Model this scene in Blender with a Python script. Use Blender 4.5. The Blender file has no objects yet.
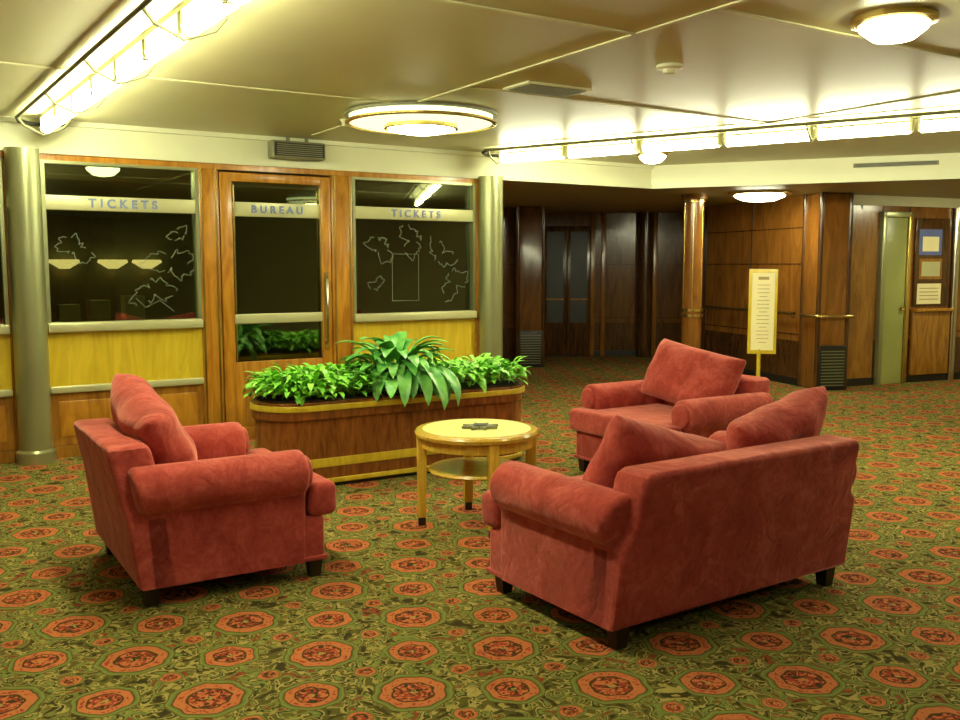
import bpy, bmesh, math, random
from mathutils import Vector, Matrix
random.seed(7)
S=bpy.context.scene
COL=S.collection
S.view_settings.view_transform='Standard'
S.view_settings.look='None'
R=math.radians
# ------------------------------------------------------------ materials
def nmat(name):
    m=bpy.data.materials.new(name); m.use_nodes=True
    nt=m.node_tree; b=nt.nodes['Principled BSDF']
    return m,nt,b
def ramp(nt,fac,stops,interp='LINEAR'):
    r=nt.nodes.new('ShaderNodeValToRGB'); r.color_ramp.interpolation=interp
    e=r.color_ramp.elements
    while len(e)<len(stops): e.new(0.5)
    for i,(p,c) in enumerate(stops):
        e[i].position=p; e[i].color=(c[0],c[1],c[2],1)
    nt.links.new(fac,r.inputs[0]); return r.outputs[0]
def coords(nt,scale=(1,1,1),rot=(0,0,0)):
    t=nt.nodes.new('ShaderNodeTexCoord'); m=nt.nodes.new('ShaderNodeMapping')
    m.inputs['Scale'].default_value=scale; m.inputs['Rotation'].default_value=rot
    nt.links.new(t.outputs['Object'],m.inputs[0]); return m.outputs[0]
def noise(nt,vec,scale,detail=4,dist=0,out='Fac'):
    n=nt.nodes.new('ShaderNodeTexNoise'); n.inputs['Scale'].default_value=scale
    n.inputs['Detail'].default_value=detail; n.inputs['Distortion'].default_value=dist
    nt.links.new(vec,n.inputs['Vector']); return n.outputs[out]
def bump(nt,b,h,strength=.2,dist=.02):
    n=nt.nodes.new('ShaderNodeBump'); n.inputs['Strength'].default_value=strength
    n.inputs['Distance'].default_value=dist
    nt.links.new(h,n.inputs['Height']); nt.links.new(n.outputs[0],b.inputs['Normal'])
def plain(name,c,rough=.5,metal=0,var=.12,scale=6,spec=.5):
    m,nt,b=nmat(name)
    v=coords(nt); f=noise(nt,v,scale,3)
    d=[x*(1-var) for x in c]; l=[min(1,x*(1+var)) for x in c]
    nt.links.new(ramp(nt,f,[(.3,d),(.7,l)]),b.inputs['Base Color'])
    b.inputs['Roughness'].default_value=rough; b.inputs['Metallic'].default_value=metal
    b.inputs['Specular IOR Level'].default_value=spec
    return m
def wood(name,dark,light,rough=.25,scale=(1.5,1.5,.25),s=7,coat=.3):
    m,nt,b=nmat(name)
    v=coords(nt,scale); f=noise(nt,v,s,7,1.6)
    nt.links.new(ramp(nt,f,[(.3,dark),(.7,light)]),b.inputs['Base Color'])
    b.inputs['Roughness'].default_value=rough
    b.inputs['Coat Weight'].default_value=coat; b.inputs['Coat Roughness'].default_value=.12
    return m
def emis(name,c,st):
    m=bpy.data.materials.new(name); m.use_nodes=True; nt=m.node_tree
    b=nt.nodes['Principled BSDF']
    b.inputs['Base Color'].default_value=(*c,1)
    b.inputs['Emission Color'].default_value=(*c,1); b.inputs['Emission Strength'].default_value=st
    return m
M={}
M['woodO']=wood('honey_veneer',(.32,.125,.010),(.56,.26,.025))
M['woodB']=wood('brown_veneer',(.21,.085,.01),(.40,.18,.022))
M['woodY']=wood('maple_yellow',(.58,.41,.02),(.76,.56,.04),.3)
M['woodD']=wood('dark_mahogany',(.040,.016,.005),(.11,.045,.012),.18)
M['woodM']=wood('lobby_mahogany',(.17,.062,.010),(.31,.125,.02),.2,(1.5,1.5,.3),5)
M['woodH']=wood('hall_mahogany_shaded',(.08,.03,.008),(.17,.065,.014),.2,(1.5,1.5,.3),5)  # lobby mahogany darkened for the hall; its dimness is in the colour
M['woodR']=wood('planter_veneer',(.14,.04,.008),(.30,.10,.018),.25,(3,3,.6),6)
M['tablewood']=wood('table_beech',(.56,.34,.03),(.74,.50,.06),.25,(3,3,.5),9)
M['tabletop']=wood('table_inlay',(.90,.85,.22),(.94,.90,.32),.4,(1,4,1),6,0)
M['steel']=plain('aged_steel',(.36,.38,.20),.32,.65,.08,2)
M['brass']=plain('brass',(.62,.45,.14),.25,.95,.08,8)
M['chrome']=plain('chrome_trim',(.6,.58,.45),.2,1,.05,5)
M['dark']=plain('black_paint',(.012,.011,.009),.4)
M['rubber']=plain('dark_leg',(.02,.01,.006),.4)
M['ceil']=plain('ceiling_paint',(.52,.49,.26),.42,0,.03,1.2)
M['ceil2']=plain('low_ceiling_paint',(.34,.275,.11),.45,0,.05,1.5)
M['cream']=plain('cream_paint',(.76,.77,.52),.45,0,.03,2)
M['pale']=plain('wall_cream',(.5,.42,.2),.6,0,.04,2)
M['joint']=plain('ceiling_joint',(.62,.60,.34),.5)
M['band']=plain('frosted_band',(.58,.58,.32),.35,.35,.06,3)
M['letters']=plain('blue_letters',(.20,.26,.48),.5)
M['etch']=plain('etched_line',(.26,.31,.20),.6)
M['paper']=plain('sign_paper',(.90,.82,.46),.6,0,.03)
M['ink']=plain('ink',(.36,.27,.12),.7)
M['soil']=plain('soil',(.03,.02,.01),.9,0,.3,30)
M['greend']=plain('green_door',(.34,.37,.11),.3,0,.1,2)
M['grille']=plain('grille_grey',(.20,.20,.10),.5)
M['booth']=plain('booth_dark',(.15,.165,.09),.6)
M['tube']=emis('tube_glow',(1,.99,.66),62)
M['lens']=emis('lamp_lens_glow',(1,.99,.64),32)
M['boothfill']=emis('booth_fill_glow',(.95,1,.66),9)  # for the fill domes added inside the booth
M['drum']=emis('lamp_drum_glow',(.92,1,.6),1.3)
M['warm']=emis('warm_shade_glow',(1,.74,.38),2.6)
M['blue']=plain('poster_blue',(.12,.16,.40),.5)
M['pinkf']=plain('pink_flowers',(.7,.15,.45),.6,0,.3,30)
# velvet
m,nt,b=nmat('red_suede'); v=coords(nt)
f=noise(nt,v,5,5,.8); g=noise(nt,v,18,4,1.5)
mxn=nt.nodes.new('ShaderNodeMix'); mxn.data_type='FLOAT'; mxn.inputs[0].default_value=.4
nt.links.new(f,mxn.inputs[2]); nt.links.new(g,mxn.inputs[3])
nt.links.new(ramp(nt,mxn.outputs[0],[(.32,(.27,.034,.027)),(.5,(.39,.058,.045)),(.66,(.52,.11,.085))]),b.inputs['Base Color'])
b.inputs['Roughness'].default_value=.9; b.inputs['Sheen Weight'].default_value=.6
b.inputs['Sheen Tint'].default_value=(.95,.45,.36,1); b.inputs['Sheen Roughness'].default_value=.45
b.inputs['Specular IOR Level'].default_value=.12
bump(nt,b,f,.5,.045); M['velvet']=m
# leaves
def leafm(name,a,c):
    m,nt,b=nmat(name); f=noise(nt,coords(nt),9,2)
    nt.links.new(ramp(nt,f,[(.35,a),(.65,c)]),b.inputs['Base Color'])
    b.inputs['Roughness'].default_value=.35; return m
M['leafS']=leafm('small_leaf',(.18,.56,.04),(.36,.82,.10))
M['leafB']=leafm('broad_leaf',(.07,.34,.05),(.24,.60,.13))
# glass
m=bpy.data.materials.new('dark_glass'); m.use_nodes=True; nt=m.node_tree
nt.nodes.remove(nt.nodes['Principled BSDF']); out=nt.nodes['Material Output']
tr=nt.nodes.new('ShaderNodeBsdfTransparent'); tr.inputs[0].default_value=(.55,.60,.42,1)
gl=nt.nodes.new('ShaderNodeBsdfGlossy'); gl.inputs['Color'].default_value=(.85,.92,.66,1); gl.inputs['Roughness'].default_value=.02
lw=nt.nodes.new('ShaderNodeFresnel'); lw.inputs[0].default_value=2.4
mx=nt.nodes.new('ShaderNodeMixShader'); nt.links.new(lw.outputs[0],mx.inputs[0])
nt.links.new(tr.outputs[0],mx.inputs[1]); nt.links.new(gl.outputs[0],mx.inputs[2]); nt.links.new(mx.outputs[0],out.inputs[0])
M['glass']=m
# carpet
def carpet():
    m,nt,b=nmat('carpet_medallions'); L=nt.links
    def sock(x,inp):
        if isinstance(x,(int,float)): inp.default_value=x
        else: L.new(x,inp)
    def mt(op,a,bb=0,c=None):
        n=nt.nodes.new('ShaderNodeMath'); n.operation=op
        sock(a,n.inputs[0]); sock(bb,n.inputs[1])
        if c is not None: sock(c,n.inputs[2])
        return n.outputs[0]
    base=coords(nt)
    wn=noise(nt,base,14,2,out='Color')
    vm=nt.nodes.new('ShaderNodeVectorMath'); vm.operation='MULTIPLY_ADD'
    L.new(wn,vm.inputs[0]); vm.inputs[1].default_value=(.03,.03,0); L.new(base,vm.inputs[2])
    mp=nt.nodes.new('ShaderNodeMapping'); mp.inputs['Rotation'].default_value=(0,0,R(41)); k=1/.535
    mp.inputs['Scale'].default_value=(k,k,1); L.new(vm.outputs[0],mp.inputs[0])
    sp=nt.nodes.new('ShaderNodeSeparateXYZ'); L.new(mp.outputs[0],sp.inputs[0])
    def cell(ox,oy,pet,amp):
        fx=mt('SUBTRACT',mt('FRACT',mt('ADD',sp.outputs[0],ox)),.5)
        fy=mt('SUBTRACT',mt('FRACT',mt('ADD',sp.outputs[1],oy)),.5)
        d=mt('SQRT',mt('ADD',mt('MULTIPLY',fx,fx),mt('MULTIPLY',fy,fy)))
        a=mt('ARCTAN2',fy,fx)
        w=mt('MULTIPLY',mt('COSINE',mt('MULTIPLY',a,pet)),amp)
        return d,mt('MULTIPLY',d,mt('ADD',1,w)),w
    def mix(fac,c1,c2):
        n=nt.nodes.new('ShaderNodeMix'); n.data_type='RGBA'
        L.new(fac,n.inputs[0]); 
        for c,i in ((c1,6),(c2,7)):
            if isinstance(c,tuple): n.inputs[i].default_value=(*c,1)
            else: L.new(c,n.inputs[i])
        return n.outputs[2]
    blk=(.045,.034,.010); olv=(.105,.094,.018); grn=(.13,.155,.030); lgrn=(.20,.235,.052)
    org=(.50,.155,.050); red=(.31,.045,.022); tan=(.36,.29,.085)
    # background scrolls
    n1=noise(nt,base,11,1.0,1.3)
    bg=ramp(nt,n1,[(0,blk),(.34,blk),(.39,olv),(.45,olv),(.468,tan),(.50,tan),(.515,blk),(.54,blk),(.555,grn),(.60,lgrn),(.64,olv),(.70,red),(.76,blk)])
    n2=noise(nt,base,24,1,1.2)
    bg=mix(ramp(nt,n2,[(.60,(0,0,0)),(.65,(1,1,1))]),bg,(.32,.26,.065))
    # detail inside medallions
    n3=noise(nt,base,34,1.5,1.5)
    def med(bg,ox,oy,s,pet):
        d,dw,w=cell(ox,oy,pet,.03)
        c=ramp(nt,mt('DIVIDE',dw,s),[(0,tan),(.08,tan),(.12,blk),(.17,red),(.44,red),(.48,blk),(.51,blk),(.55,org),(.77,org),(.81,blk),(.84,grn),(.94,lgrn),(.97,olv),(1,olv)])
        core=mt('LESS_THAN',dw,s*.46); core=mt('MULTIPLY',core,mt('GREATER_THAN',n3,.56))
        c=mix(core,c,blk)
        core=mt('LESS_THAN',dw,s*.48); core=mt('MULTIPLY',core,mt('LESS_THAN',n3,.45))
        c=mix(core,c,org)
        ring=mt('MULTIPLY',mt('LESS_THAN',mt('ABSOLUTE',mt('SUBTRACT',dw,s*.66)),s*.07),mt('GREATER_THAN',n3,.58))
        c=mix(ring,c,red)
        return mix(mt('LESS_THAN',dw,s),bg,c)
    bg=med(bg,.5,0,.10,5); bg=med(bg,0,.5,.10,5)
    bg=med(bg,.5,.5,.235,6)
    bg=med(bg,0,0,.295,8)
    n4=noise(nt,base,180,2)
    fn=nt.nodes.new('ShaderNodeMix'); fn.data_type='RGBA'; fn.blend_type='MULTIPLY'; fn.inputs[0].default_value=.4
    L.new(bg,fn.inputs[6]); L.new(ramp(nt,n4,[(.3,(.6,.6,.6)),(.7,(1,1,1))]),fn.inputs[7])
    L.new(fn.outputs[2],b.inputs['Base Color'])
    b.inputs['Roughness'].default_value=.95; b.inputs['Specular IOR Level'].default_value=.1
    bump(nt,b,n4,.3,.01)
    return m
M['carpet']=carpet()
# ------------------------------------------------------------ geometry helpers
def grp(name,loc=(0,0,0),rz=0):
    e=bpy.data.objects.new(name,None); e.location=loc; e.rotation_euler=(0,0,R(rz)); e.empty_display_size=.1
    COL.objects.link(e); return e
def fin(name,bm,mat,parent,smooth=False,angle=40):
    bmesh.ops.recalc_face_normals(bm,faces=bm.faces)
    me=bpy.data.meshes.new(name); bm.to_mesh(me); bm.free()
    if smooth:
        for p in me.polygons: p.use_smooth=True
        me.set_sharp_from_angle(angle=R(angle))
    if mat: me.materials.append(M[mat])
    o=bpy.data.objects.new(name,me); COL.objects.link(o)
    if parent: o.parent=parent
    return o
def box(name,x0,x1,y0,y1,z0,z1,mat,parent=None,bev=0,seg=3):
    bm=bmesh.new(); bmesh.ops.create_cube(bm,size=1)
    for v in bm.verts:
        v.co=Vector((x0+(v.co.x+.5)*(x1-x0),y0+(v.co.y+.5)*(y1-y0),z0+(v.co.z+.5)*(z1-z0)))
    if bev: bmesh.ops.bevel(bm,geom=bm.edges[:],offset=bev,segments=seg,profile=.5,affect='EDGES')
    return fin(name,bm,mat,parent,bev>0)
def prism(name,pts,z0,z1,mat,parent=None,bev=0,seg=3,axis='z',smooth=True,warp=None):
    """extrude a 2D outline; axis z: (x,y)->z ; axis y: (x,z)->y"""
    bm=bmesh.new()
    def P(p,h): return (p[0],p[1],h) if axis=='z' else (p[0],h,p[1])
    a=[bm.verts.new(P(p,z0)) for p in pts]; c=[bm.verts.new(P(p,z1)) for p in pts]
    f1=bm.faces.new(a); f2=bm.faces.new(c[::-1])
    n=len(pts)
    for i in range(n): bm.faces.new((a[i],a[(i+1)%n],c[(i+1)%n],c[i]))
    bmesh.ops.recalc_face_normals(bm,faces=bm.faces)
    if bev:
        ed=set(f1.edges)|set(f2.edges)
        if bev<0:
            bev=-bev; ed=set(bm.edges)
        bmesh.ops.bevel(bm,geom=list(ed),offset=bev,segments=seg,profile=.5,affect='EDGES')
    if warp:
        for v in bm.verts: v.co=warp(v.co)
    return fin(name,bm,mat,parent,smooth)
def lathe(name,prof,loc,mat,parent=None,seg=40):
    bm=bmesh.new(); rings=[]
    for r,z in prof:
        if r<1e-5: rings.append([bm.verts.new((loc[0],loc[1],loc[2]+z))])
        else: rings.append([bm.verts.new((loc[0]+r*math.cos(2*math.pi*i/seg),loc[1]+r*math.sin(2*math.pi*i/seg),loc[2]+z)) for i in range(seg)])
    for a,c in zip(rings,rings[1:]):
        for i in range(seg):
            j=(i+1)%seg
            if len(a)==1 and len(c)==1: continue
            if len(a)==1: bm.faces.new((a[0],c[i],c[j]))
            elif len(c)==1: bm.faces.new((a[i],a[j],c[0]))
            else: bm.faces.new((a[i],a[j],c[j],c[i]))
    return fin(name,bm,mat,parent,True,35)
def cyl(name,r,z0,z1,xy,mat,parent=None,seg=32,r2=None):
    r2=r if r2 is None else r2
    return lathe(name,[(0,z0),(r,z0),(r2,z1),(0,z1)],(xy[0],xy[1],0),mat,parent,seg)
def tube(name,pts,r,mat,parent=None,cyclic=False,res=3,splines=None):
    cu=bpy.data.curves.new(name,'CURVE'); cu.dimensions='3D'; cu.bevel_depth=r; cu.bevel_resolution=res; cu.use_fill_caps=True
    for ps in (splines or [pts]):
        s=cu.splines.new('POLY'); s.points.add(len(ps)-1); s.use_cyclic_u=cyclic
        for i,p in enumerate(ps): s.points[i].co=(*p,1)
    o=bpy.data.objects.new(name+'_tmp',cu); COL.objects.link(o)
    bpy.context.view_layer.update()
    me=bpy.data.meshes.new_from_object(o.evaluated_get(bpy.context.evaluated_depsgraph_get()))
    bpy.data.objects.remove(o)
    for p in me.polygons: p.use_smooth=True
    me.materials.clear(); me.materials.append(M[mat]); me.name=name
    n=bpy.data.objects.new(name,me); COL.objects.link(n)
    if parent: n.parent=parent
    return n
def text(name,s,size,loc,mat,parent,space=1.0,depth=.004):
    cu=bpy.data.curves.new(name,'FONT'); cu.body=s; cu.size=size; cu.extrude=depth; cu.offset=.0025; cu.align_x='CENTER'; cu.align_y='CENTER'; cu.space_character=space
    o=bpy.data.objects.new(name+'_tmp',cu); COL.objects.link(o); bpy.context.view_layer.update()
    me=bpy.data.meshes.new_from_object(o.evaluated_get(bpy.context.evaluated_depsgraph_get()))
    bpy.data.objects.remove(o); me.materials.clear(); me.materials.append(M[mat])
    n=bpy.data.objects.new(name,me); COL.objects.link(n); n.parent=parent
    n.location=loc; n.rotation_euler=(R(90),0,0); return n
# ------------------------------------------------------------ room shell
WX,WY=-3.73,7.61; WA=32.0
def W(s,y=0): 
    c,sn=math.cos(R(WA)),math.sin(R(WA)); return (WX+s*c-y*sn, WY+s*sn+y*c)
HC=2.78; HL=2.53
CX,CY=W(6.79)
prism('floor',[(-6.4,-4.1),(8.1,-4.1),(8.1,18),(-6.4,18)],-.1,0,'carpet',smooth=False)
LW=W(-3.03)
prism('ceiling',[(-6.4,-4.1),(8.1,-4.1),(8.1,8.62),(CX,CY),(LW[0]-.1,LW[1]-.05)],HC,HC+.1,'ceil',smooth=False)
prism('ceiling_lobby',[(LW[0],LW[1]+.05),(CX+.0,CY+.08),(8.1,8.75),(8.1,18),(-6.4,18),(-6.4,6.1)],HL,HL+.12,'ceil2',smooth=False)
box('wall_left',-6.4,-6.3,-4,18,0,2.9,'pale')
box('wall_right',8,8.1,-4,18,0,2.9,'pale')
box('wall_rear',-6.4,8.1,-4.1,-4,0,2.9,'woodM')
box('wall_far',-6.4,8.1,17.9,18,0,2.9,'woodD')
# ceiling seams
g=grp('trim_ceiling_seams',(1.09,4.43,HC-.004),WA)
box('seam_1',-.015,.015,-3,4.9,-.004,.004,'joint',g)
box('seam_2',-4.5,0,.54,.57,-.004,.004,'joint',g)
box('seam_3',0,5.5,-.015,.015,-.004,.004,'joint',g)
box('seam_4',2.9,2.93,-3,3.0,-.004,.004,'joint',g)
box('seam_5',0,4.4,2.2,2.23,-.004,.004,'joint',g)
box('seam_6',-4.5,0,3.0,3.03,-.004,.004,'joint',g)
# fascias
g=grp('trim_fascia_ticket',(WX,WY,0),WA)
box('fascia_board',-3.03,6.79,0,.14,HL,HC,'cream',g)
box('fascia_lip',-3.03,6.80,-.03,.0,HL-.02,HL+.03,'cream',g)
box('fascia_cove',-3.03,6.78,-.05,.0,HC-.04,HC,'cream',g)
FA=math.degrees(math.atan2(8.67-CY,8-CX)); FL=math.hypot(8-CX,8.67-CY)
g=grp('trim_fascia_lobby',(CX,CY,0),FA)
box('fascia_board',0,FL,0,.14,HL,HC,'cream',g)
box('fascia_lip',0,FL,-.03,0,HL-.02,HL+.03,'cream',g)
box('slot_vent',2.22,3.06,-.012,0,2.665,2.71,'grille',g)
for i in range(3): box('slot_%d'%i,2.24,3.04,-.016,-.012,2.672+i*.012,2.677+i*.012,'dark',g)
# ------------------------------------------------------------ ticket office wall
g=grp('wall_ticket_office',(WX,WY,0),WA)
box('head_beam',-3.03,4.6,-.01,.1,2.46,2.53,'woodO',g)
for i,(a,c) in enumerate([(-.10,.18),(1.45,1.63),(2.71,2.93),(4.33,4.61)]):
    box('post_%d'%i,a,c,-.02,.12,0,2.46,'woodO',g,.012)
box('post_left',-3.03,-2.9,-.02,.12,0,2.46,'woodO',g)
for i,s in enumerate([1.47,1.60,2.74,2.90]):
    box('post_trim_%d'%i,s-.008,s+.008,-.03,-.02,0,2.46,'brass',g)
for nm,s in (('column',.04),('column',4.47)):
    c=grp('steel_column',(*W(s,-.10),0))
    lathe('shaft',[(0,0),(.15,0),(.15,.09),(.128,.11),(.128,2.529),(0,2.529)],(0,0,0),'steel',c)
box('trim_plinth',-3,4.6,-.035,0,0,.1,'woodB',g)
wi=0
for a,c,label in [(-2.9,-.10,'TICKETS'),(.18,1.45,'TICKETS'),(2.93,4.33,'TICKETS')]:
    wi+=1
    w=grp('window_%d'%wi,(WX,WY,0),WA)
    box('lower_panel',a,c,0,.1,0,.54,'woodB',w)
    box('lower_molding',a+.06,c-.06,-.008,0,.17,.47,'woodO',w,.004)
    box('dado_rail',a,c,-.03,.1,.54,.60,'band',w,.01)
    box('yellow_panel',a,c,0,.1,.60,1.05,'woodY',w)
    box('sill',a,c,-.06,.1,1.05,1.13,'band',w,.012)
    box('glass_main',a,c,.04,.05,1.13,2.06,'glass',w)
    box('name_band',a,c,-.015,.08,2.06,2.18,'band',w,.006)
    box('glass_transom',a,c,.04,.05,2.18,2.46,'glass',w)
    for k,x in enumerate((a,c-.03)): box('jamb_%d'%k,x,x+.03,-.02,.09,1.13,2.46,'steel',w)
    box('head',a,c,-.01,.09,2.435,2.46,'steel',w)
    text('lettering',label,.10,((a+c)/2,-.02,2.12),'letters',w,1.6)
    # etched coast lines
    rr=random.Random(wi*5+2); spl=[]
    cents={1:[(-1.5,1.6,.3)],2:[(.42,1.75,.10),(1.22,1.62,.14),(1.05,1.38,.12),(1.28,1.88,.06)],
           3:[(3.25,1.78,.11),(3.6,1.86,.12),(3.95,1.72,.12),(3.2,1.42,.06),(4.1,1.42,.13)]}[wi]
    for (cx,cz,rad) in cents:
        ph=[rr.uniform(0,6.3) for _ in range(6)]; ps=[]
        for i in range(110):
            t=i/110*2*math.pi
            q=rad*(1+.42*math.sin(2*t+ph[0])+.24*math.sin(3*t+ph[1])+.14*math.sin(7*t+ph[2])+.10*math.sin(13*t+ph[3])+.07*math.sin(23*t+ph[4]))
            if i%37>31: 
                if len(ps)>2: spl.append(ps)
                ps=[]; continue
            x=cx+q*math.cos(t)*1.05; z=cz+q*math.sin(t)*.95
            ps.append((min(max(x,a+.05),c-.05),.036,min(max(z,1.15),2.03)))
        if len(ps)>2: spl.append(ps)
    if wi==3: spl.append([(3.38,.036,1.25),(3.68,.036,1.25),(3.68,.036,1.72),(3.38,.036,1.72),(3.38,.036,1.25)])
    if wi==2: spl.append([(1.22,.036,1.2),(1.1,.036,1.3),(.98,.036,1.24),(.9,.036,1.32)])
    tube('etched_map',None,.0026,'etch',w,res=1,splines=spl)
d=grp('door_1',(WX,WY,0),WA)
box('stile_left',1.64,1.75,-.02,.06,0.01,2.44,'woodO',d,.006)
box('stile_right',2.60,2.70,-.02,.06,0.01,2.44,'woodO',d,.006)
box('top_rail',1.75,2.60,-.02,.06,2.36,2.44,'woodO',d,.006)
box('kick_panel',1.75,2.60,-.01,.06,0.01,.72,'woodO',d,.006)
box('kick_inset',1.83,2.52,-.02,-.01,.12,.62,'woodB',d,.004)
box('glass',1.75,2.60,.01,.02,.72,2.36,'glass',d)
box('push_bar',1.75,2.60,-.03,.03,1.07,1.16,'band',d,.01)
box('name_band',1.75,2.60,-.01,.03,2.05,2.18,'band',d,.005)
text('lettering','BUREAU',.095,(2.175,-.016,2.115),'letters',d,1.6)
for k,x in enumerate((1.755,2.585)): box('bead_%d'%k,x,x+.012,-.025,.0,.72,2.33,'brass',d)
tube('pull_handle',[(2.63,-.02,.86),(2.63,-.08,.88),(2.63,-.08,1.46),(2.63,-.02,1.48)],.013,'chrome',d)
box('handle_plate',2.62,2.665,-.028,-.02,.8,1.54,'brass',d)
# booth
g=grp('wall_booth',(WX,WY,0),WA)
box('booth_back',-3.0,4.6,2.6,2.7,0,2.53,'booth',g)
box('booth_side',4.50,4.60,.14,2.6,0,2.53,'woodD',g)
g=grp('office_counter',(WX,WY,0),WA)
box('counter_body',-1.2,1.6,1.9,2.4,0.0,1.0,'booth',g)
box('counter_top',-1.2,1.6,1.85,2.45,1.0,1.04,'woodB',g)
for i,s in enumerate((.55,.85,1.2)): box('papers_%d'%i,s,s+.2,2.0,2.25,1.04,1.20+.04*i,'paper',g)
g=grp('service_ledge',(WX,WY,0),WA)
box('ledge',2.95,4.3,.14,.5,1.0,1.05,'woodB',g)
box('ledge_body',2.95,4.3,.2,.45,0,1.0,'booth',g)
for i,s in enumerate((.69,1.185,1.55)):
    l=grp('wall_lamp',(*W(s,2.52),1.62),WA)
    lathe('shade',[(.05,-.05),(.16,.02),(.15,.05),(.03,.03)],(0,0,0),'warm',l,24)
    box('arm',-.01,.01,.0,.08,-.03,-.01,'brass',l)
v=grp('flower_vase',(*W(4.1,.3),1.05))
lathe('vase',[(0,0),(.05,0),(.07,.08),(.04,.2),(.05,.22)],(0,0,0),'dark',v,20)
for i in range(26):
    a=random.uniform(0,6.28); r=random.uniform(0,.13); z=.25+random.uniform(0,.28)
    x,y=r*math.cos(a),r*math.sin(a)
    if i%2: lathe('bloom_%d'%i,[(0,-.02),(.03,-.005),(.035,.01),(.015,.02),(0,.012)],(x,y,z),'pinkf',v,10)
    tube('stem_%d'%i,[(0,0,.15),(x*.6,y*.6,z*.7),(x,y,z-.01)],.004,'leafS',v,res=1)
s=grp('wall_speaker',(*W(2.35,-.01),2.6),WA)
box('case',-.26,.26,-.14,.0,-.02,.14,'grille',s,.02)
box('face',-.24,.24,-.15,-.14,.0,.12,'dark',s)
for i in range(6): box('louver_%d'%i,-.22,.22,-.154,-.15,.01+i*.018,.017+i*.018,'grille',s)
for i,x in enumerate((-.09,.09)): box('bracket_%d'%i,x,x+.02,-.08,-.02,.14,.179,'grille',s)
# ------------------------------------------------------------ lobby walls
def pwall(name,p1,p2,mat='woodM',h=HL,grooves=(),low=True):
    L=math.hypot(p2[0]-p1[0],p2[1]-p1[1]); a=math.degrees(math.atan2(p2[1]-p1[1],p2[0]-p1[0]))
    g=grp(name,(p1[0],p1[1],0),a)
    box('board',0,L,0,.1,0,h,mat,g)
    for i,z in enumerate((2.1,1.62,.68)): box('groove_%d'%i,0,L,-.006,0,z,z+.014,'woodD',g)
    for i,x in enumerate(grooves): box('vgroove_%d'%i,x-.008,x+.008,-.006,0,0,h,'dark',g)
    if low:
        box('wainscot',0,L,-.008,0,.1,.6,'woodD',g); 
    box('skirting',0,L,-.02,0,0,.1,'dark',g)
    return g,L
def rail(g,L,z=.97):
    tube('handrail',[(.05,-.08,z),(L-.05,-.08,z)],.024,'brass',g)
    n=max(2,int(L/.8))
    for i in range(n+1):
        x=.12+(L-.24)*i/n
        tube('rail_bracket_%d'%i,[(x,0,z-.05),(x,-.06,z-.05),(x,-.08,z)],.012,'chrome',g)
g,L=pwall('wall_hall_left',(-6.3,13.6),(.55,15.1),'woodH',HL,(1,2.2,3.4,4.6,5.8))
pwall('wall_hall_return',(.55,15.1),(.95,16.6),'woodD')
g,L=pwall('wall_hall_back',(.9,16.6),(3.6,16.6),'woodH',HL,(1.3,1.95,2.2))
for i,x in enumerate((1.05,1.24,1.93,2.15)):
    box('pilaster_%d'%i,x,x+.08,-.05,0,0,HL,'woodM',g,.01)
lathe('round_post',[(0,0),(.13,0),(.13,HL-.001),(0,HL-.001)],(2.0,-.14,0),'woodD',g)
d=grp('door_2',(.9,16.6,0),0)
for k in (0,1):
    x=.22+k*.42
    box('leaf_%d'%k,x,x+.41,-.04,-.01,.01,2.3,'woodD',d,.01)
    box('leaf_glass_%d'%k,x+.06,x+.35,-.045,-.04,.6,2.2,'dark',d)
    box('push_%d'%k,x+.05,x+.36,-.07,-.045,1.0,1.03,'woodB',d)
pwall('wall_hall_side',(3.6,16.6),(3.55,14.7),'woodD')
g,L=pwall('wall_lobby_panel',(3.55,14.7),(4.28,12.42),'woodM',HL,(1.2,)); rail(g,L)
box('kick_black',0.02,L,-.02,-.008,.1,.55,'woodD',g)
def pilaster(x,y,rz,mat):
    g=grp('structural_pilaster',(x,y,0),rz); w=.21
    box('core',-w,w,-w,w,0,HL-.001,mat,g,.03)
    for i,(a,b2) in enumerate(((-w,-w),(w,-w),(-w,w),(w,w))):
        cyl('chrome_edge_%d'%i,.03,.0,HL-.001,(a*.96,b2*.96),'woodD',g,16)
    for i,x0 in enumerate((-w-.005,w-.035)): box('chrome_strip_%d'%i,x0+.02,x0+.03,-w-.012,-w,.62,HL-.02,'brass',g)
    box('vent_box',-w+.02,w-.02,-w-.035,-w,0.0,.58,'dark',g,.008)
    for i in range(12): box('vent_slat_%d'%i,-w+.05,w-.05,-w-.045,-w-.035,.06+i*.04,.072+i*.04,'grille',g)
    return g
pilaster(.78,14.95,5,'woodH')
g=pilaster(4.50,12.2,10,'woodM')
tube('wrap_rail',[(-.27,.1,.96),(-.27,-.25,.96),(-.22,-.30,.96),(.20,-.30,.96),(.27,-.25,.96),(.28,-.1,.96)],.024,'brass',g)
# main round column
c=grp('round_lobby_column',(2.80,12.35,0))
lathe('shaft',[(0,0),(.15,0),(.15,.12),(.13,.14),(.13,2.44),(.17,2.47),(.17,2.529),(0,2.529)],(0,0,0),'woodM',c)
for i,z in enumerate((.93,1.0,2.42)): lathe('ring_%d'%i,[(.131,0),(.15,.005),(.15,.04),(.131,.045)],(0,0,z),'brass',c)
for i in range(6):
    a=i*math.pi/3+.3; box('fluted_strip_%d'%i,.128*math.cos(a)-.006,.128*math.cos(a)+.006,.128*math.sin(a)-.006,.128*math.sin(a)+.006,1.06,2.42,'brass',c)
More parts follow.
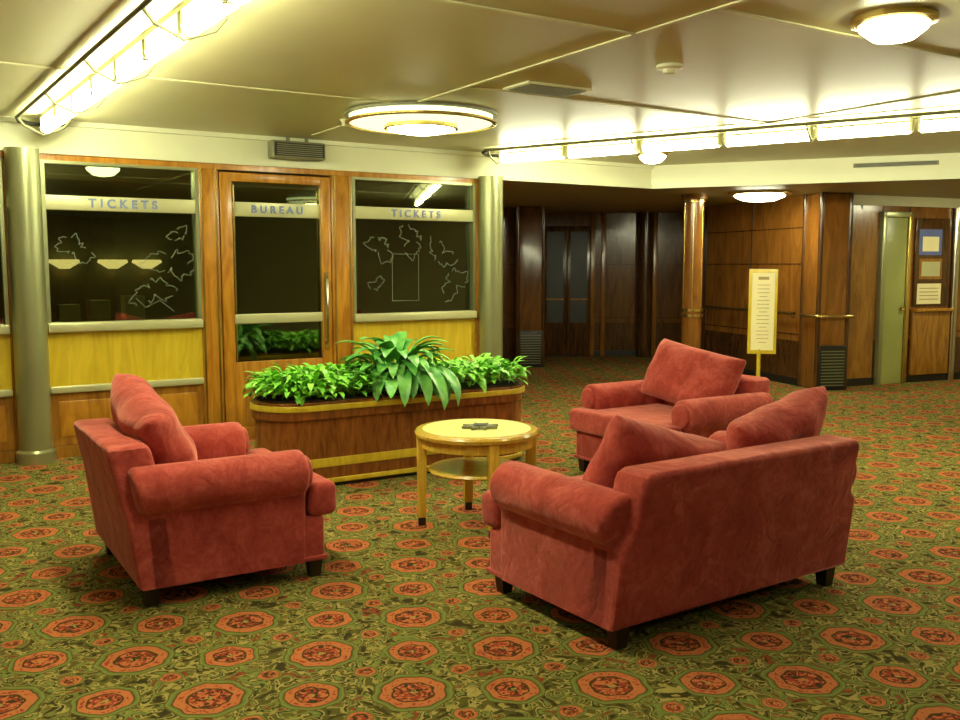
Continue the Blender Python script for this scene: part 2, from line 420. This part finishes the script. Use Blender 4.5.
# right wall
g,L=pwall('wall_lobby_right',(4.72,12.32),(7.99,13.69),'woodM',2.47,(.35,.72,1.2,2.0,2.5),True)
box('top_band',0,L,-.03,.1,2.40,2.529,'cream',g)
box('shelf',1.28,1.98,-.12,0,.98,1.02,'woodO',g,.005)
box('glazed_panel',.04,.62,-.014,-.006,.1,2.35,'woodB',g)
cyl('rounded_corner',.05,0,2.4,(2.05,-.04),'chrome',g,16)
box('low_locker',1.28,1.98,-.06,-.01,.1,.98,'woodB',g,.01)
d=grp('door_3',(4.72,12.32,0),math.degrees(math.atan2(1.37,3.27)))
box('leaf',.72,1.12,-.05,-.02,.0,2.25,'greend',d,.01)
box('frame_l',.66,.72,-.08,0,0,2.32,'steel',d,.006); box('frame_r',1.12,1.18,-.08,0,0,2.32,'brass',d,.006)
box('frame_t',.66,1.18,-.08,0,2.25,2.32,'steel',d,.006)
cyl('knob',.03,1.0,1.05,(1.06,-.08),'brass',d,16)
n=grp('notice_board',(4.72,12.32,0),math.degrees(math.atan2(1.37,3.27)))
box('backing',1.3,1.95,-.03,-.01,1.05,2.25,'woodD',n,.01)
box('poster_top',1.36,1.78,-.036,-.03,1.75,2.1,'blue',n); box('poster_top_sheet',1.42,1.72,-.04,-.036,1.80,2.0,'paper',n)
box('poster_mid',1.38,1.80,-.036,-.03,1.42,1.70,'woodB',n); box('poster_mid_sheet',1.42,1.76,-.04,-.036,1.46,1.66,'band',n)
box('poster_low',1.36,1.80,-.036,-.03,1.08,1.36,'paper',n)
for i in range(4): box('poster_line_%d'%i,1.4,1.75,-.04,-.036,1.14+i*.05,1.15+i*.05,'ink',n)
# ------------------------------------------------------------ light fixtures
def track(x,y,rz,L,n):
    g=grp('fluorescent_light_track',(x,y,HC),rz)
    tube('rail_a',[(0,-.18,-.03),(L,-.18,-.03)],.014,'grille',g)
    tube('end_loop',[(.02,-.18,-.03),(-.04,-.16,-.05),(-.07,-.06,-.06),(-.07,.06,-.06),(-.04,.16,-.05),(.02,.20,-.03)],.016,'dark',g)
    box('tray',.02,L,-.02,.06,-.03,-.001,'cream',g)
    for i in range(n):
        x0=.08+i*L/n; x1=x0+L/n-.08
        tube('tube_%d'%i,[(x0,.02,-.10),(x1,.02,-.10)],.043,'tube',g)
        if i%2==0: tube('cradle_%d'%i,[(x0-.05,-.18,-.03),(x0-.05,-.13,-.09),(x0-.05,0,-.15),(x0-.05,.15,-.09),(x0-.05,.20,-.03),(x0-.05,.20,-.001)],.010,'grille',g)
        box('socket_a_%d'%i,x0-.02,x0,-.02,.06,-.13,-.03,'cream',g); box('socket_b_%d'%i,x1,x1+.02,-.02,.06,-.13,-.03,'cream',g)
    return g
aL=math.degrees(math.atan2(-3.46,2.33))
track(-3.46,7.52,aL,5.6,9)
aR=math.degrees(math.atan2(-2.38,3.55))
track(.15,9.62,aR,6.2,8)
def disc(x,y):
    g=grp('ceiling_disc_lamp_or_fill',(x,y,HC))
    lathe('drum',[(.56,-.001),(.56,-.07),(.50,-.085),(.30,-.09)],(0,0,0),'drum',g,56)
    lathe('rim_top',[(.57,-.001),(.6,-.004),(.6,-.02),(.57,-.024)],(0,0,0),'grille',g,56)
    lathe('rim_low',[(.57,-.06),(.59,-.064),(.59,-.078),(.56,-.084)],(0,0,0),'brass',g,56)
    lathe('rim_lens',[(.27,-.08),(.29,-.085),(.29,-.115),(.27,-.12)],(0,0,0),'brass',g,48)
    lathe('lens',[(.27,-.10),(.25,-.125),(.15,-.145),(0,-.15)],(0,0,0),'lens',g,48)
disc(-.46,7.45); disc(-2.0,.8); disc(2.3,.6); disc(4.6,4.6)  # first is the room's own lamp; the rest are added fill, out of view
def dome(x,y,z,r=.18,mat='lens'):
    g=grp('ceiling_dome_lamp_or_fill',(x,y,z))
    lathe('rim',[(r+.001,-.001),(r*1.22,-.004),(r*1.22,-.03),(r,-.04)],(0,0,0),'brass',g,40)
    lathe('glass',[(r,-.02),(r*.95,-.06),(r*.6,-.105),(0,-.12)],(0,0,0),mat,g,40)
dome(1.97,4.58,HC,.16); dome(3.55,12.0,HL,.32); dome(1.8,9.9,HC,.14); dome(6.9,11.6,HL,.30); dome(-1.6,13.5,HL,.22)  # final pair: unseen domes added to brighten the lobby
dome(*W(.8,.75),HL,.15,'boothfill'); dome(*W(3.5,.75),HL,.15,'boothfill')  # hidden domes added in the booth to lighten the view through the glass
g=grp('ceiling_vent',(.45,6.37,HC),WA)
box('frame',-.26,.26,-.15,.15,-.014,-.001,'cream',g,.004)
for i in range(9): box('blade_%d'%i,-.23,.23,-.125+i*.028,-.11+i*.028,-.022,-.014,'grille',g)
g=grp('smoke_detector',(1.12,5.66,HC))
lathe('body',[(0,-.001),(.08,-.001),(.08,-.018),(.045,-.024),(.04,-.05),(0,-.055)],(0,0,0),'cream',g,28)
g=grp('sprinkler_head',(-1.1,7.7,HC)); lathe('body',[(0,-.001),(.04,-.001),(.02,-.02),(.012,-.05),(.03,-.055),(0,-.06)],(0,0,0),'cream',g,20)
# ------------------------------------------------------------ seating
def pillow(name,w,h,t,loc,rot,parent,p=4,mat='velvet'):
    bm=bmesh.new(); n=18; gridF=[];gridB=[]
    for i in range(n+1):
        rf=[];rb=[]
        for j in range(n+1):
            u=-1+2*i/n; v=-1+2*j/n
            u=math.copysign(abs(u)**.8,u); v=math.copysign(abs(v)**.8,v)
            th=t/2*(max(0,(1-abs(u)**p)*(1-abs(v)**p)))**.5
            x=u*w/2*(1-.05*(1-v*v)); z=v*h/2*(1-.05*(1-u*u))
            wr=.007*math.sin(9*u+3*v)+.006*math.sin(7*v-4*u)
            e=(i in(0,n)) or (j in(0,n))
            a=bm.verts.new((x,th+(0 if e else wr),z)); rf.append(a)
            rb.append(a if e else bm.verts.new((x,-th+wr,z)))
        gridF.append(rf);gridB.append(rb)
    for i in range(n):
        for j in range(n):
            bm.faces.new((gridF[i][j],gridF[i+1][j],gridF[i+1][j+1],gridF[i][j+1]))
            q=(gridB[i][j],gridB[i][j+1],gridB[i+1][j+1],gridB[i+1][j])
            if len(set(q))>2:
                try: bm.faces.new(q)
                except ValueError: pass
    o=fin(name,bm,mat,parent,True,80); o.location=loc; o.rotation_euler=[R(a) for a in rot]
    s=o.modifiers.new('s','SUBSURF'); s.levels=1; s.render_levels=1
    return o
def sofa(name,x,y,rz,Wb,pillows,seats=1):
    g=grp(name,(x,y,0),rz); h=Wb/2
    def lean(co):
        k=max(0,co.z-.25)
        if co.y<0: co.y-=k*.21*min(1,-co.y/.25)
        return co
    def lean_arm(co):
        k=max(0,co.z-.30)
        if co.y<0: co.y-=k*.17
        return co
    # arms
    prof=[]
    for i in range(19):
        a=R(-62+ (190+62)*i/18); prof.append((.03+.118*math.cos(a),.558+.118*math.sin(a)))
    prof=[(.08,.10),(.08,.43)]+prof+[(-.085,.44),(-.08,.10)]
    for k,sg in enumerate((1,-1)):
        pts=[(sg*(h-.08+px),pz) for px,pz in prof]
        prism('arm_%d'%k,pts,-.43,.36,'velvet',g,.035,4,'y',True,lean_arm)
        pts2=[(sg*(h-.08+.03+.085*math.cos(t)),.558+.085*math.sin(t)) for t in [i*math.pi/12 for i in range(24)]]
        prism('arm_front_%d'%k,pts2,.34,.385,'velvet',g,.018,3,'y')
    bp=[(-h,.1),(h,.1),(h,.46),(h-.045,.50),(h-.06,.56),(h-.065,.72),(h-.075,.755),(h-.11,.772),(-h+.11,.772),(-h+.075,.755),(-h+.065,.72),(-h+.06,.56),(-h+.045,.50),(-h,.46)]
    prism('back_frame',bp,-.47,-.27,'velvet',g,.03,4,'y',True,lean)
    box('base',-h+.01,h-.01,-.455,.46,.1,.33,'velvet',g,.025)
    box('seam_band',-h+.0,h-.0,-.4,.47,.1,.125,'velvet',g,.01)
    a=h-.165; T0=.375; T1=.53; zz=(.325,.50)
    for k in range(seats):
        if seats==1: o=[(-a,-.26),(-a,T0),(-h,T0),(-h,T1),(h,T1),(h,T0),(a,T0),(a,-.26)]
        elif k==0: o=[(-a,-.26),(-a,T0),(-h,T0),(-h,T1),(-.004,T1),(-.004,-.26)]
        else: o=[(.004,-.26),(.004,T1),(h,T1),(h,T0),(a,T0),(a,-.26)]
        prism('seat_cushion_%d'%k,o,zz[0],zz[1],'velvet',g,-.04,4)
    for k,(px,py,pz,w,hh,t,rot) in enumerate(pillows):
        pillow('back_cushion_%d'%k,w,hh,t,(px,py,pz),rot,g)
    for k,(lx,ly) in enumerate(((-h+.08,-.4),(h-.08,-.4),(-h+.08,.42),(h-.08,.42))):
        bm=bmesh.new(); bmesh.ops.create_cone(bm,cap_ends=True,segments=4,radius1=.038,radius2=.052,depth=.102)
        bmesh.ops.rotate(bm,verts=bm.verts,matrix=Matrix.Rotation(R(45),3,'Z'))
        bmesh.ops.translate(bm,verts=bm.verts,vec=(lx,ly,.051)); fin('leg_%d'%k,bm,'rubber',g)
    return g
sofa('red_armchair',-1.47,4.90,-58,1.10,[(-.03,-.25,.745,.80,.48,.26,(30,12,0))])
sofa('red_armchair',1.43,7.02,122,1.12,[(-.03,-.20,.75,.90,.50,.27,(24,-7,0))])
sofa('red_loveseat',.936,4.52,34,1.56,[(-.31,-.20,.685,.68,.42,.24,(20,16,-6)),(.49,-.22,.725,.76,.44,.24,(22,-11,4))],2)
# ------------------------------------------------------------ table
t=grp('round_side_table',(-.02,5.71,0))
lathe('top',[(0,.555),(.355,.555),(.38,.565),(.385,.585),(.375,.60),(.345,.603),(0,.603)],(0,0,0),'tablewood',t,64)
lathe('inlay',[(0,.6045),(.335,.6045),(.338,.600)],(0,0,0),'tabletop',t,64)
lathe('apron',[(.33,.50),(.35,.50),(.35,.555),(.33,.555)],(0,0,0),'tablewood',t,64)
lathe('shelf',[(0,.335),(.29,.335),(.30,.345),(.29,.36),(0,.36)],(0,0,0),'tablewood',t,64)
for k,(lx,ly) in enumerate(((-.352,-.04),(.10,-.34),(.352,.05),(-.06,.35))):
    a=math.degrees(math.atan2(ly,lx))
    l=grp('leg_grp_%d'%k,(0,0,0),a); l.parent=t
    prism('leg_%d'%k,[(.318,.05),(.368,.05),(.374,.57),(.310,.57)],-.030,.030,'tablewood',l,-.006,2,'y')
    box('foot_%d'%k,.32,.366,-.022,.022,0,.05,'rubber',l)
    box('shelf_pin_%d'%k,.28,.33,-.01,.01,.338,.356,'tablewood',l)
g=grp('star_ashtray',(.0,5.70,.605),20)
pts=[]
for i in range(16):
    r=.12 if i%2==0 else .06; a=i*math.pi/8; pts.append((r*math.cos(a),r*.9*math.sin(a)))
prism('dish',pts,0,.018,'grille',g,.004,2); cyl('bowl',.045,.018,.022,(0,0),'dark',g,20)
# ------------------------------------------------------------ planter
PX,PY=-.66,7.28
P=grp('oval_wood_planter',(PX,PY,0),WA)
def stad(hl,r,n=20):
    p=[]
    for i in range(n+1): a=-math.pi/2+math.pi*i/n; p.append((hl+r*math.cos(a),r*math.sin(a)))
    for i in range(n+1): a=math.pi/2+math.pi*i/n; p.append((-hl+r*math.cos(a),r*math.sin(a)))
    return p
H=.84
prism('plinth',stad(H,.275),0,.06,'dark',P)
prism('body',stad(H,.29),.06,.54,'woodR',P)
prism('base_band',stad(H,.305),.03,.065,'woodY',P,.006)
prism('lower_stripe',stad(H,.298),.15,.215,'woodY',P,.004)
prism('upper_body',stad(H,.31),.50,.575,'woodR',P,.01)
prism('rim_stripe',stad(H,.322),.565,.61,'woodY',P,.008)
prism('rim',stad(H,.312),.61,.63,'woodR',P,.006)
prism('soil_bed',stad(H,.27),.625,.64,'soil',P)
def leaf(bm,base,az,el,L,wd,droop,n=6,fold=.25):
    pos=Vector(base); e=el; rows=[]
    side=Vector((-math.sin(az),math.cos(az),0))
    for i in range(n+1):
        t=i/n; dirv=Vector((math.cos(az)*math.cos(e),math.sin(az)*math.cos(e),math.sin(e)))
        up=side.cross(dirv)*-1
        w=wd/2*(math.sin(math.pi*min(1,(t*.92+.06)))**.75) if i<n else 0
        l=pos+side*w+up*(w*fold); r=pos-side*w+up*(w*fold)
        rows.append((l.copy(),pos.copy(),r.copy()))
        pos=pos+dirv*(L/n); e-=droop/n
    vs=[[bm.verts.new(q) for q in row] for row in rows]
    for a,c in zip(vs,vs[1:]):
        bm.faces.new((a[0],a[1],c[1],c[0])); bm.faces.new((a[1],a[2],c[2],c[1]))
for (x0,x1,cnt) in ((-1.12,-.22,950),(.14,1.08,750)):
    g=grp('pothos_plants',(PX,PY,.64),WA)
    bm=bmesh.new(); cm=(x0+x1)/2
    for i in range(cnt):
        x=random.uniform(x0,x1); y=random.uniform(-.30,.30)
        if abs(x)>H and math.hypot(abs(x)-H,y)>.30: continue
        ed=max(abs(y)/.30,(abs(x)-.8)/.33)
        z=random.uniform(.02,.19)*(1-.4*max(0,ed)**2)
        out=math.atan2(y,x-cm) if random.random()<.55 else random.uniform(-3.14,3.14)
        leaf(bm,(x,y,z),out+random.uniform(-.6,.6),random.uniform(.2,1.1),random.uniform(.09,.15),random.uniform(.036,.056),random.uniform(.8,2.1),4)
    fin('foliage',bm,'leafS',g,True,180)
    spl=[]
    for i in range(30):
        x=random.uniform(x0+.1,x1-.1); y=random.uniform(-.2,.2); spl.append([(x,y,.002),(x+random.uniform(-.04,.04),y+random.uniform(-.04,.04),.14)])
    tube('stems',None,.004,'leafS',g,res=1,splines=spl)
g=grp('broadleaf_plant',(PX-.01,PY-.06,.64),0)
bm=bmesh.new(); spl=[]
for i in range(92):
    az=random.uniform(-math.pi,math.pi); tier=random.random()
    el=.12+tier*1.0
    bz=.05+.25*tier*random.uniform(.7,1)
    rad=.06+.12*(1-tier)+random.uniform(0,.07)
    b0=(rad*math.cos(az),rad*math.sin(az),bz)
    spl.append([(0.02*math.cos(az),.02*math.sin(az),.002),(rad*.5*math.cos(az),rad*.5*math.sin(az),bz*.7),b0])
    leaf(bm,b0,az,el,random.uniform(.27,.40),random.uniform(.085,.12),random.uniform(1.0,2.0),8,.3)
for az,L in ((-1.9,.44),(-1.45,.5),(-1.1,.50),(-.75,.50),(-1.3,.4),(-.4,.48),(-2.3,.38),(-.9,.58),(-.6,.55)):
    b0=(.16*math.cos(az)+.06,.12*math.sin(az),.16); spl.append([(0,0,.002),b0])
    leaf(bm,b0,az,.35,L,.11,2.1,9,.3)
fin('leaves',bm,'leafB',g,True,180)
tube('stalks',None,.006,'leafS',g,res=1,splines=spl)
# ------------------------------------------------------------ sign stand
g=grp('sign_stand',(3.33,11.0,0),-8)
lathe('base',[(0,0),(.17,0),(.17,.015),(.04,.04),(0,.04)],(0,0,0),'brass',g)
cyl('pole',.024,.03,.62,(-.03,0),'woodY',g,16)
box('frame',-.165,.165,-.015,.015,.565,1.565,'woodY',g,.008)
box('sheet',-.13,.13,-.02,-.014,.61,1.52,'paper',g)
for i in range(16):
    w=.07 if i%4 else .045
    box('text_line_%d'%i,-w,w,-.022,-.02,.70+i*.045,.706+i*.045,'ink',g)
box('heading',-.06,.06,-.022,-.02,1.44,1.475,'ink',g)
# ------------------------------------------------------------ camera / world
w=bpy.data.worlds.new('world'); w.use_nodes=True; S.world=w
w.node_tree.nodes['Background'].inputs[0].default_value=(.02,.02,.012,1)
cam=bpy.data.cameras.new('camera'); cam.lens=35; cam.sensor_width=36
co=bpy.data.objects.new('camera',cam); COL.objects.link(co)
co.location=(0,0,1.6); co.rotation_euler=(R(90-5.75),0,0); S.camera=co
S.view_settings.exposure=0.0
